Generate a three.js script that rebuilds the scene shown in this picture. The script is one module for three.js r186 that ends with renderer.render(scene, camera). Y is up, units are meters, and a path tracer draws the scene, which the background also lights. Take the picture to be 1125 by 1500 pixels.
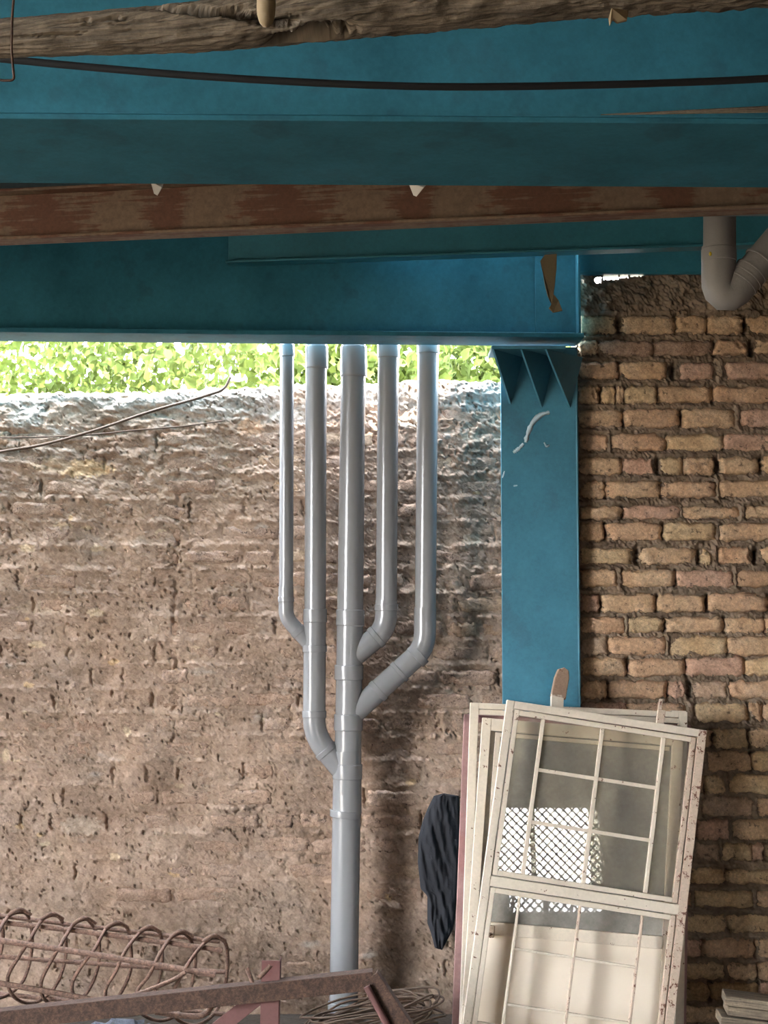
import * as THREE from 'three';
import { RoundedBoxGeometry } from 'three/addons/geometries/RoundedBoxGeometry.js';
import { mergeGeometries } from 'three/addons/utils/BufferGeometryUtils.js';
import { createNoise2D, createNoise3D } from 'simplex-noise';

// ---------------------------------------------------------------- camera, sky, sun, exposure
const FOCAL = 2220, PITCH = THREE.MathUtils.degToRad(4.3), EYE = 1.55;
const scene = new THREE.Scene();
const camera = new THREE.PerspectiveCamera(THREE.MathUtils.radToDeg(2 * Math.atan(750 / FOCAL)), 1125 / 1500, 0.05, 200);
camera.position.set(0, EYE, 0);
camera.rotation.x = PITCH;
const renderer = new THREE.WebGLRenderer({ antialias: true });
renderer.toneMapping = THREE.LinearToneMapping;
renderer.toneMappingExposure = 49;
renderer.shadowMap.enabled = true;
{ // hazy bright sky: slightly blue overhead, whiter towards the horizon all round
  const W = 64, H = 32, d = new Float32Array(W * H * 4);
  for (let j = 0; j < H; j++) for (let i = 0; i < W; i++) {
    const el = Math.max(0, Math.sin(((j + 0.5) / H - 0.5) * Math.PI)), t = Math.pow(el, 0.6), o = (j * W + i) * 4;
    d[o] = 1.0 - 0.22 * t; d[o + 1] = 1.0 - 0.12 * t; d[o + 2] = 1.0 + 0.02 * t; d[o + 3] = 1;
  }
  const sky = new THREE.DataTexture(d, W, H, THREE.RGBAFormat, THREE.FloatType);
  sky.mapping = THREE.EquirectangularReflectionMapping; sky.magFilter = THREE.LinearFilter; sky.needsUpdate = true;
  scene.background = sky; scene.backgroundIntensity = 1.0;
}
const sun = new THREE.DirectionalLight(0xfff2dd, 1.5);
sun.position.set(4.7, 8.3, 3.0); sun.target.position.set(0, 0, -6);
sun.position.add(sun.target.position);
sun.castShadow = true; sun.shadow.radius = 2; sun.shadow.mapSize.set(2048, 2048);
Object.assign(sun.shadow.camera, { left: -9, right: 9, top: 9, bottom: -9, near: 0.5, far: 30 });
scene.add(sun, sun.target);

// ---------------------------------------------------------------- helpers
let seedState = 7;
const rand = () => { seedState = (seedState + 0x6d2b79f5) | 0; let t = Math.imul(seedState ^ (seedState >>> 15), 1 | seedState); t = (t + Math.imul(t ^ (t >>> 7), 61 | t)) ^ t; return ((t ^ (t >>> 14)) >>> 0) / 4294967296; };
const rr = (a, b) => a + (b - a) * rand();
const n2 = createNoise2D(rand), n3 = createNoise3D(rand);
const fbm2 = (x, y, o = 4) => { let s = 0, a = 0.5; for (let i = 0; i < o; i++) { s += a * n2(x, y); x = x * 2.03 + 5.1; y = y * 2.03 - 3.7; a *= 0.5; } return s; };
const clamp = THREE.MathUtils.clamp, lerp = THREE.MathUtils.lerp, sstep = (a, b, x) => { const t = clamp((x - a) / (b - a), 0, 1); return t * t * (3 - 2 * t); };
const V = (x, y, z) => new THREE.Vector3(x, y, z);
const CP = Math.cos(PITCH), SP = Math.sin(PITCH);
function P(px, py, z) { // the point of the place at depth z that stands at this spot of the photograph
  const x = (px - 562.5) / FOCAL, y = (750 - py) / FOCAL, dy = y * CP + SP, dz = y * SP - CP, t = z / dz;
  return V(x * t, EYE + dy * t, z);
}
const used = {};
function numbered(n) { const k = (used[n] = (used[n] ?? -1) + 1); return k ? `${n}_${String(k).padStart(3, '0')}` : n; }
function finish(m) { m.castShadow = true; m.receiveShadow = true; return m; }
function part(name, geo, mat, parent, label) { const m = finish(new THREE.Mesh(geo, mat)); m.name = numbered(name); if (label) m.userData.label = label; parent.add(m); return m; }
function tag(o, label, category, group) { o.userData.label = label; o.userData.category = category; if (group) o.userData.group = group; return o; }
function thing(name, label, category, pos, group) { const g = new THREE.Group(); g.name = numbered(name); if (pos) g.position.copy(pos); tag(g, label, category, group); scene.add(g); return g; }
function struct(name, geo, mat, pos) { const m = finish(new THREE.Mesh(geo, mat)); m.name = numbered(name); m.userData.kind = 'structure'; if (pos) m.position.copy(pos); scene.add(m); return m; }
function boxUV(g, s = 1, ox = 0, oy = 0) { // texture coordinates in metres by the way each face looks
  if (g.index) g = g.toNonIndexed();
  const p = g.attributes.position, uv = new Float32Array(p.count * 2), a = V(), b = V(), c = V();
  for (let i = 0; i < p.count; i += 3) {
    a.fromBufferAttribute(p, i); b.fromBufferAttribute(p, i + 1).sub(a); c.fromBufferAttribute(p, i + 2).sub(a); b.cross(c);
    const nx = Math.abs(b.x), ny = Math.abs(b.y), nz = Math.abs(b.z);
    for (let k = 0; k < 3; k++) {
      const x = p.getX(i + k), y = p.getY(i + k), z = p.getZ(i + k), o = (i + k) * 2;
      if (nz >= nx && nz >= ny) { uv[o] = x * s + ox; uv[o + 1] = y * s + oy; } else if (nx >= ny) { uv[o] = z * s + ox; uv[o + 1] = y * s + oy; } else { uv[o] = x * s + ox; uv[o + 1] = z * s + oy; }
    }
  }
  g.setAttribute('uv', new THREE.BufferAttribute(uv, 2));
  return g;
}
const box = (w, h, d, x = 0, y = 0, z = 0, r = 0) => { const g = r ? new RoundedBoxGeometry(w, h, d, 2, Math.min(r, w / 2.01, h / 2.01, d / 2.01)) : new THREE.BoxGeometry(w, h, d); g.translate(x, y, z); return boxUV(g, 1, rand() * 3, rand() * 3); };
const merge = (list) => mergeGeometries(list.map((g) => { const h = g.index ? g.toNonIndexed() : g; for (const k of Object.keys(h.attributes)) if (!['position', 'normal', 'uv'].includes(k)) h.deleteAttribute(k); return h; }));
function sweep(pts, rad, seg = 20, shape) { // a tube through points, radius number or per point; closed with flat ends
  const n = pts.length, pos = [], uv = [], idx = [], T = V(), N = V(), B = V(), q = V();
  let prev = null, len = 0;
  for (let i = 0; i < n; i++) {
    T.copy(pts[Math.min(i + 1, n - 1)]).sub(pts[Math.max(i - 1, 0)]);
    if (T.lengthSq() < 1e-14) T.copy(pts[Math.min(i + 2, n - 1)]).sub(pts[Math.max(i - 2, 0)]);
    T.normalize();
    if (!prev) { N.set(0, 0, 1); if (Math.abs(T.z) > 0.9) N.set(0, 1, 0); } else N.copy(prev);
    N.addScaledVector(T, -N.dot(T)).normalize(); prev = N.clone(); B.crossVectors(T, N);
    if (i) len += pts[i].distanceTo(pts[i - 1]);
    const r0 = Array.isArray(rad) ? rad[i] : rad;
    for (let j = 0; j <= seg; j++) {
      const a = (j / seg) * Math.PI * 2, r = shape ? r0 * shape(i / (n - 1), a) : r0;
      q.copy(pts[i]).addScaledVector(N, Math.cos(a) * r).addScaledVector(B, Math.sin(a) * r);
      pos.push(q.x, q.y, q.z); uv.push(len, (j / seg) * r0 * 6.28);
    }
  }
  for (let i = 0; i < n - 1; i++) for (let j = 0; j < seg; j++) { const a = i * (seg + 1) + j, b = a + seg + 1; idx.push(a, a + 1, b, a + 1, b + 1, b); }
  for (const e of [0, n - 1]) {
    const c = pos.length / 3, off = c + 1; pos.push(pts[e].x, pts[e].y, pts[e].z); uv.push(0, 0);
    for (let j = 0; j <= seg; j++) { const o = (e * (seg + 1) + j) * 3; pos.push(pos[o], pos[o + 1], pos[o + 2]); uv.push(0.01 * Math.cos(j), 0.01 * Math.sin(j)); }
    for (let j = 0; j < seg; j++) e ? idx.push(c, off + j, off + j + 1) : idx.push(c, off + j + 1, off + j);
  }
  const g = new THREE.BufferGeometry();
  g.setAttribute('position', new THREE.Float32BufferAttribute(pos, 3)); g.setAttribute('uv', new THREE.Float32BufferAttribute(uv, 2)); g.setIndex(idx); g.computeVertexNormals();
  { // weld the seam's normals
    const nn = g.attributes.normal; for (let i = 0; i < n; i++) { const a = i * (seg + 1), b = a + seg; q.fromBufferAttribute(nn, a).add(T.fromBufferAttribute(nn, b)).normalize(); nn.setXYZ(a, q.x, q.y, q.z); nn.setXYZ(b, q.x, q.y, q.z); }
  }
  return g;
}
const curve = (pts, n = 40, closed = false) => new THREE.CatmullRomCurve3(pts, closed, 'centripetal').getPoints(n);
function fillet(pts, r, n = 8) {
  const out = [pts[0].clone()];
  for (let i = 1; i < pts.length - 1; i++) {
    const a = pts[i - 1].clone().sub(pts[i]), b = pts[i + 1].clone().sub(pts[i]), k = Math.min(r, a.length() * 0.48, b.length() * 0.48);
    a.setLength(k).add(pts[i]); b.setLength(k).add(pts[i]);
    for (let j = 0; j <= n; j++) { const t = j / n, u = 1 - t; out.push(V(0, 0, 0).addScaledVector(a, u * u).addScaledVector(pts[i], 2 * u * t).addScaledVector(b, t * t)); }
  }
  out.push(pts[pts.length - 1].clone()); return out;
}
function sub(g, o) { g.translate(-o.x, -o.y, -o.z); return g; } // into the axes of a group that stands at o

// ---------------------------------------------------------------- textures (tileable)
function lattice(cells, seed) { const a = new Float32Array(cells * cells); let s = seed * 7919 + 13; for (let i = 0; i < a.length; i++) { s = (Math.imul(s, 1664525) + 1013904223) | 0; a[i] = (s >>> 8) / 16777216; } return a; }
function tileNoise(size, cx, cy, seed) {
  const n = Math.max(cx, cy), L = lattice(n, seed), out = new Float32Array(size * size);
  for (let y = 0; y < size; y++) { const fy = (y / size) * cy, y0 = Math.floor(fy), ty = fy - y0, sy = ty * ty * (3 - 2 * ty), ya = (y0 % cy) * n, yb = ((y0 + 1) % cy) * n;
    for (let x = 0; x < size; x++) { const fx = (x / size) * cx, x0 = Math.floor(fx), tx = fx - x0, sx = tx * tx * (3 - 2 * tx), xa = x0 % cx, xb = (x0 + 1) % cx;
      out[y * size + x] = lerp(lerp(L[ya + xa], L[ya + xb], sx), lerp(L[yb + xa], L[yb + xb], sx), sy); } }
  return out;
}
function tileFbm(size, cx, cy, oct, seed, gain = 0.55) { const out = new Float32Array(size * size); let a = 1, t = 0; for (let o = 0; o < oct; o++) { const l = tileNoise(size, cx << o, cy << o, seed + o); for (let i = 0; i < out.length; i++) out[i] += a * l[i]; t += a; a *= gain; } for (let i = 0; i < out.length; i++) out[i] /= t; return out; }
function texture(size, rep, f, srgb = true) {
  const d = new Uint8Array(size * size * 4), c = [0, 0, 0];
  for (let i = 0; i < size * size; i++) { f(i, c); d[i * 4] = clamp(c[0], 0, 1) * 255; d[i * 4 + 1] = clamp(c[1], 0, 1) * 255; d[i * 4 + 2] = clamp(c[2], 0, 1) * 255; d[i * 4 + 3] = 255; }
  const t = new THREE.DataTexture(d, size, size); t.wrapS = t.wrapT = THREE.RepeatWrapping; t.magFilter = THREE.LinearFilter; t.minFilter = THREE.LinearMipmapLinearFilter; t.generateMipmaps = true;
  if (srgb) t.colorSpace = THREE.SRGBColorSpace; t.repeat.set(1 / rep, 1 / rep); t.needsUpdate = true; return t;
}
const S = 1024;
const fA = tileFbm(S, 6, 6, 6, 11), fB = tileFbm(S, 24, 24, 5, 31, 0.7), fC = tileFbm(S, 4, 4, 5, 57), fD = tileFbm(S, 64, 64, 3, 71, 0.8), grain = tileFbm(S, 4, 80, 4, 91, 0.7);
const grey = (v, c) => { c[0] = c[1] = c[2] = v; };
const mudMap = texture(S, 0.9, (i, c) => { const v = 0.83 + (fA[i] - 0.5) * 0.34 + (fD[i] - 0.5) * 0.3; c[0] = v; c[1] = v - 0.01 + (fC[i] - 0.5) * 0.05; c[2] = v - 0.02 + (fC[i] - 0.5) * 0.09; });
const mudBump = texture(S, 0.55, (i, c) => grey(fB[i] * 0.75 + fD[i] * 0.35 - 0.05, c), false);
const brickMap = texture(S, 0.5, (i, c) => { const v = 0.86 + (fA[i] - 0.5) * 0.3 + (fD[i] - 0.5) * 0.34 - sstep(0.66, 0.76, fB[i]) * 0.28, k = 0.9 * sstep(0.53, 0.58, fA[i] * 0.55 + fB[i] * 0.45); c[0] = v * (1 - 0.1 * k); c[1] = (v - 0.02 + (fC[i] - 0.5) * 0.07) * (1 - 0.09 * k); c[2] = (v - 0.03 + (fC[i] - 0.5) * 0.12) * (1 - 0.07 * k); });
const paintMap = texture(S, 0.8, (i, c) => { const v = 0.9 + (fC[i] - 0.5) * 0.24 + (fD[i] - 0.5) * 0.1 - sstep(0.6, 0.72, fA[i]) * 0.06; c[0] = v + sstep(0.6, 0.72, fA[i]) * 0.05; c[1] = v; c[2] = v; });
const redMap = texture(S, 0.7, (i, c) => { const k = sstep(0.5, 0.58, fA[i] * 0.6 + grain[i] * 0.4), v = 0.86 + (fD[i] - 0.5) * 0.25; c[0] = lerp(0.52, 0.44, k) * v; c[1] = lerp(0.43, 0.29, k) * v; c[2] = lerp(0.355, 0.225, k) * v; });
const creamMap = texture(S, 0.6, (i, c) => { const k = sstep(0.735, 0.76, fB[i]), v = 0.95 + (fD[i] - 0.5) * 0.07 + (fC[i] - 0.5) * 0.06; c[0] = lerp(0.9, 0.45, k) * v; c[1] = lerp(0.845, 0.3, k) * v; c[2] = lerp(0.765, 0.22, k) * v; });
const wornMap = texture(S, 0.45, (i, c) => { const k = sstep(0.6, 0.66, fB[i] * 0.8 + fD[i] * 0.2 + (fA[i] - 0.5) * 0.2), v = 0.93 + (fD[i] - 0.5) * 0.16; c[0] = lerp(0.83, 0.42, k) * v; c[1] = lerp(0.745, 0.26, k) * v; c[2] = lerp(0.66, 0.2, k) * v; });
const rustMap = texture(S, 0.35, (i, c) => { const k = fA[i], v = 0.75 + (fD[i] - 0.5) * 0.5 + (fB[i] - 0.5) * 0.5; c[0] = lerp(0.5, 0.6, k) * v; c[1] = lerp(0.36, 0.45, k) * v; c[2] = lerp(0.3, 0.38, k) * v; });
const woodMap = texture(S, 0.4, (i, c) => { const v = 0.72 + (grain[i] - 0.5) * 0.7 + (fD[i] - 0.5) * 0.18; c[0] = 0.58 * v; c[1] = 0.525 * v; c[2] = 0.45 * v; });
const woodBump = texture(S, 0.4, (i, c) => grey(grain[i] * 0.8 + fD[i] * 0.2, c), false);
const dustMap = texture(S, 0.7, (i, c) => grey(0.78 + (fA[i] - 0.5) * 0.3 + (fD[i] - 0.5) * 0.12, c));

const std = (o) => new THREE.MeshStandardMaterial({ roughness: 0.9, metalness: 0, ...o });
const lin = (r, g, b) => new THREE.Color().setRGB(r, g, b);
const M = {
  mud: std({ map: mudMap, bumpMap: mudBump, bumpScale: 0.003, vertexColors: true, roughness: 1 }),
  plainMud: std({ map: mudMap, bumpMap: mudBump, bumpScale: 0.006, color: 0x7d6a5a, roughness: 1 }),
  ceiling: std({ map: mudMap, bumpMap: mudBump, bumpScale: 0.003, color: 0x857f78, roughness: 1 }),
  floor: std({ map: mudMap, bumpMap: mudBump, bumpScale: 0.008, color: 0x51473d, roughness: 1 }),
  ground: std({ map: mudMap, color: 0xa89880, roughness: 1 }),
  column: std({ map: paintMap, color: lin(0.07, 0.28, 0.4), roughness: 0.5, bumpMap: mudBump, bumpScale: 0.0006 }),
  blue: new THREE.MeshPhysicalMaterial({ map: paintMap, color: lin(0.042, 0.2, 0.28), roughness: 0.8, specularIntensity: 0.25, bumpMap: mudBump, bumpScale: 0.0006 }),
  teal: std({ map: paintMap, color: lin(0.045, 0.235, 0.31), roughness: 0.45, bumpMap: mudBump, bumpScale: 0.0006 }),
  paleBlue: std({ map: paintMap, color: lin(0.12, 0.19, 0.23), roughness: 0.6 }),
  red: std({ map: redMap, roughness: 0.75, bumpMap: mudBump, bumpScale: 0.0008 }),
  pinkPrimer: std({ map: paintMap, color: lin(0.55, 0.32, 0.3), roughness: 0.8 }),
  redPrimer: std({ map: paintMap, color: lin(0.19, 0.085, 0.075), roughness: 0.8 }),
  rust: std({ map: rustMap, color: lin(0.5, 0.52, 0.5), roughness: 0.9, bumpMap: mudBump, bumpScale: 0.002 }),
  rebar: std({ map: rustMap, color: lin(1.3, 1.42, 1.42), roughness: 0.8 }),
  wire: std({ color: 0x5d4a3c, roughness: 0.8 }),
  pvc: new THREE.MeshPhysicalMaterial({ color: lin(0.27, 0.272, 0.28), roughness: 0.27, clearcoat: 0.4, clearcoatRoughness: 0.15 }),
  pvcDusty: std({ color: lin(0.26, 0.25, 0.24), roughness: 0.5, bumpMap: mudBump, bumpScale: 0.0008 }),
  cream: std({ map: creamMap, roughness: 0.55, bumpMap: mudBump, bumpScale: 0.0006 }),
  flaky: std({ map: wornMap, bumpMap: mudBump, bumpScale: 0.004, color: lin(0.5, 0.42, 0.38), roughness: 0.9 }),
  sheet: std({ color: 0xe8dac6, roughness: 0.5 }),
  worn: std({ map: wornMap, roughness: 0.75, bumpMap: mudBump, bumpScale: 0.001 }),
  glass: new THREE.MeshPhysicalMaterial({ color: 0xf4f2ec, transmission: 0.95, thickness: 0, roughness: 0.0, ior: 1.5 }),
  dustyGlass: new THREE.MeshPhysicalMaterial({ map: dustMap, color: 0xeee8dc, transmission: 0.45, thickness: 0, roughness: 0.04, ior: 1.5, specularIntensity: 0, clearcoat: 1, clearcoatRoughness: 0.0 }),
  cloth: std({ color: 0x2a2b30, roughness: 0.95, bumpMap: mudBump, bumpScale: 0.002 }),
  wood: std({ map: woodMap, bumpMap: woodBump, bumpScale: 0.004, roughness: 0.95 }),
  paleWood: std({ map: woodMap, bumpMap: woodBump, bumpScale: 0.002, color: lin(1.25, 1.2, 1.15), roughness: 0.9 }),
  peg: std({ color: 0x857458, roughness: 0.7, bumpMap: woodBump, bumpScale: 0.001 }),
  cable: std({ color: 0x0b0d11, roughness: 0.8 }),
  paper: std({ color: 0xe6e2da, roughness: 0.9 }),
  card: std({ color: 0x72664f, roughness: 0.95, bumpMap: mudBump, bumpScale: 0.003 }),
  chalk: std({ color: 0xc4e0ea, roughness: 0.9 }),
  sack: std({ map: mudMap, color: 0x8f97a8, roughness: 0.7 }),
  plaster: std({ color: 0xdad6cd, roughness: 0.95, bumpMap: mudBump, bumpScale: 0.003 }),
  bark: std({ color: 0x6a5a48, roughness: 0.95 }),
  yellow: std({ color: 0xd9c23c, roughness: 0.6 }),
};
const leafMats = [[0.052, 0.075, 0.014], [0.066, 0.09, 0.02], [0.036, 0.055, 0.01], [0.08, 0.1, 0.028]].map((c) => new THREE.MeshPhysicalMaterial({ color: lin(...c), roughness: 0.9, specularIntensity: 0.15, transmission: 0.35, thickness: 0 }));

// ---------------------------------------------------------------- the shell
const ZW = -6.2, ZB = -5.955; // faces of the mud wall and of the brick wall
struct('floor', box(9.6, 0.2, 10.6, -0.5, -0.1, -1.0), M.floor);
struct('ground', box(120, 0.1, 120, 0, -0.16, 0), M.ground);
{ // roof slab short of the wall; rear notch and strips added to steer sunlight
  const c = struct('ceiling', merge([box(9.4, 0.18, 9.96, -0.5, 3.21, -0.8), box(5.25, 0.18, 0.14, -2.575, 3.21, -5.85), box(3.48, 0.18, 0.7, 2.46, 3.21, -6.13)]), M.ceiling);
  c.userData.kind = 'structure';
}
struct('wall_left', merge([box(0.25, 3.12, 4.3, -5.1, 1.56, -4.35), box(0.25, 3.12, 3.6, -5.1, 1.56, 2.4)]), M.plainMud);
struct('wall_side', box(0.25, 3.12, 10.4, 4.1, 1.56, -1.0), M.plainMud);

// glass panes lean back, so what they mirror stands behind the camera: an opening with expanded metal
const GRILLE = { x: 1.86, y: 1.22, w: 1.0, h: 1.06, z: 4.1 };
{
  const { x, y, w, h, z } = GRILLE, L = -5.0, R = 4.0, l = x - w / 2, r = x + w / 2, b = y - h / 2, t = y + h / 2;
  struct('wall_front', merge([box(l - L, 3.12, 0.25, (l + L) / 2, 1.56, z), box(R - r, 3.12, 0.25, (r + R) / 2, 1.56, z), box(w, b, 0.25, x, b / 2, z), box(w, 3.12 - t, 0.25, x, (3.12 + t) / 2, z)]), M.plainMud);
  const g = thing('mesh_grille', 'expanded metal grille filling the opening behind the camera', 'grille', V(x, b, z - 0.1));
  part('frame', merge([box(0.04, h, 0.03, -w / 2 + 0.02, h / 2), box(0.04, h, 0.03, w / 2 - 0.02, h / 2), box(w, 0.04, 0.03, 0, 0.02), box(w, 0.04, 0.03, 0, h - 0.02), box(0.05, h, 0.03, -0.1, h / 2)]), M.rust, g);
  const bars = [];
  for (const s of [-1, 1]) for (let k = -14; k <= 14; k++) {
    const c = k * 0.085, pts = []; // a line y = s x + c clipped to the opening
    for (const q of [-w / 2, w / 2]) { const yy = s * q + c; if (yy >= -h / 2 && yy <= h / 2) pts.push([q, yy]); }
    for (const q of [-h / 2, h / 2]) { const xx = s * (q - c); if (xx > -w / 2 && xx < w / 2) pts.push([xx, q]); }
    if (pts.length < 2) continue;
    const [a, e] = pts, len = Math.hypot(e[0] - a[0], e[1] - a[1]); if (len < 0.05) continue;
    const q = new THREE.BoxGeometry(len, 0.018, 0.006); q.rotateZ(Math.atan2(e[1] - a[1], e[0] - a[0])); q.translate((a[0] + e[0]) / 2, (a[1] + e[1]) / 2 + h / 2, s * 0.003); bars.push(boxUV(q));
  }
  part('mesh', merge(bars), M.rust, g).userData.kind = 'stuff';
}

// a brick: a worn rounded block with a pitted face, closed at the back
function brickGeo(w, h, depth, seed, rough = 1, nx = 11, ny = 6) {
  const pos = [], idx = [], uv = [], jag = 0.0045 * rough;
  const ux = seed * 0.371 % 3, uy = seed * 0.713 % 3, chip = n2(seed, 3) > 0.2 ? [n2(seed, 1) > 0 ? 1 : -1, n2(seed, 2) > 0 ? 1 : -1, 0.25 + 0.4 * Math.abs(n2(seed, 7))] : null;
  for (let j = 0; j <= ny; j++) for (let i = 0; i <= nx; i++) {
    let s = (i / nx) * 2 - 1, t = (j / ny) * 2 - 1;
    s = Math.sign(s) * Math.pow(Math.abs(s), 0.8); t = Math.sign(t) * Math.pow(Math.abs(t), 0.75);
    const es = Math.abs(s), et = Math.abs(t), k = Math.pow(es, 6) * Math.pow(et, 6), edge = Math.max(es, et);
    let x = s * w / 2 * (1 - 0.05 * k * (1 + n2(seed, s * 2))), y = t * h / 2 * (1 - 0.14 * k * (1 + n2(seed + 9, t)));
    x += n3(seed, t * 2.3, 1.5 + s) * jag * es * 1.3; y += n3(seed + 5, s * 4.1, t) * jag * et * 1.2;
    const lx = (1 - es) * w / 2, ly = (1 - et) * h / 2, m = Math.min(lx, ly);
    let z = -0.013 * Math.pow(1 - clamp(m / 0.014, 0, 1), 2.2);
    z += fbm2(seed * 3.7 + x * 30, y * 34, 3) * 0.0045 * rough; 
    z -= sstep(0.45, 0.75, n2(seed * 1.9 + x * 52, y * 60)) * 0.006 * rough;
    if (chip) { const dx = (s - chip[0]) * w / 2, dy = (t - chip[1]) * h / 2, q = Math.hypot(dx, dy * 1.3) / (h * chip[2] + 0.006); z -= 0.02 * Math.pow(clamp(1.15 - q, 0, 1), 0.7); }
    pos.push(x, y, z); uv.push(x + ux, y + uy);
  }
  const at = (i, j) => j * (nx + 1) + i;
  for (let j = 0; j < ny; j++) for (let i = 0; i < nx; i++) idx.push(at(i, j), at(i + 1, j), at(i, j + 1), at(i + 1, j), at(i + 1, j + 1), at(i, j + 1));
  const ring = []; for (let i = 0; i < nx; i++) ring.push(at(i, 0)); for (let j = 0; j < ny; j++) ring.push(at(nx, j)); for (let i = nx; i > 0; i--) ring.push(at(i, ny)); for (let j = ny; j > 0; j--) ring.push(at(0, j));
  const b0 = pos.length / 3;
  for (const r of ring) { pos.push(pos[r * 3], pos[r * 3 + 1], -depth); uv.push(uv[r * 2] + 0.02, uv[r * 2 + 1] + 0.02); }
  const c = pos.length / 3; pos.push(0, 0, -depth); uv.push(ux, uy);
  for (let k = 0; k < ring.length; k++) { const q = (k + 1) % ring.length; idx.push(ring[k], b0 + k, ring[q], ring[q], b0 + k, b0 + q, b0 + k, c, b0 + q); }
  const g = new THREE.BufferGeometry(); g.setAttribute('position', new THREE.Float32BufferAttribute(pos, 3)); g.setAttribute('uv', new THREE.Float32BufferAttribute(uv, 2)); g.setIndex(idx); g.computeVertexNormals(); return g;
}
const brickTones = [[0.78, 0.56, 0.35], [0.75, 0.53, 0.33], [0.74, 0.505, 0.32], [0.77, 0.58, 0.345], [0.72, 0.48, 0.345], [0.58, 0.43, 0.3]].map((c) => std({ map: brickMap, bumpMap: mudBump, bumpScale: 0.004, color: lin(...c), roughness: 1 }));
const mudTones = [[0.545, 0.39, 0.29], [0.51, 0.365, 0.27], [0.57, 0.415, 0.31]].map((c) => std({ map: brickMap, bumpMap: mudBump, bumpScale: 0.006, color: lin(...c), roughness: 1 }));

function surface(nx, ny, f) { // grid of points with colours: f(i / nx, j / ny) -> [x, y, z, r, g, b]
  const pos = new Float32Array((nx + 1) * (ny + 1) * 3), col = new Float32Array(pos.length), uv = new Float32Array((nx + 1) * (ny + 1) * 2), idx = new Uint32Array(nx * ny * 6);
  let o = 0;
  for (let j = 0; j <= ny; j++) for (let i = 0; i <= nx; i++, o++) { const q = f(i / nx, j / ny, i, j); pos.set(q.slice(0, 3), o * 3); col.set(q.slice(3, 6), o * 3); uv[o * 2] = q[0]; uv[o * 2 + 1] = q[1] + (q[6] ?? 0); }
  o = 0;
  for (let j = 0; j < ny; j++) for (let i = 0; i < nx; i++) { const a = j * (nx + 1) + i, b = a + nx + 1; idx[o++] = a; idx[o++] = a + 1; idx[o++] = b; idx[o++] = a + 1; idx[o++] = b + 1; idx[o++] = b; }
  const g = new THREE.BufferGeometry(); g.setAttribute('position', new THREE.BufferAttribute(pos, 3)); g.setAttribute('color', new THREE.BufferAttribute(col, 3)); g.setAttribute('uv', new THREE.BufferAttribute(uv, 2)); g.setIndex(new THREE.BufferAttribute(idx, 1)); g.computeVertexNormals(); return g;
}

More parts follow.
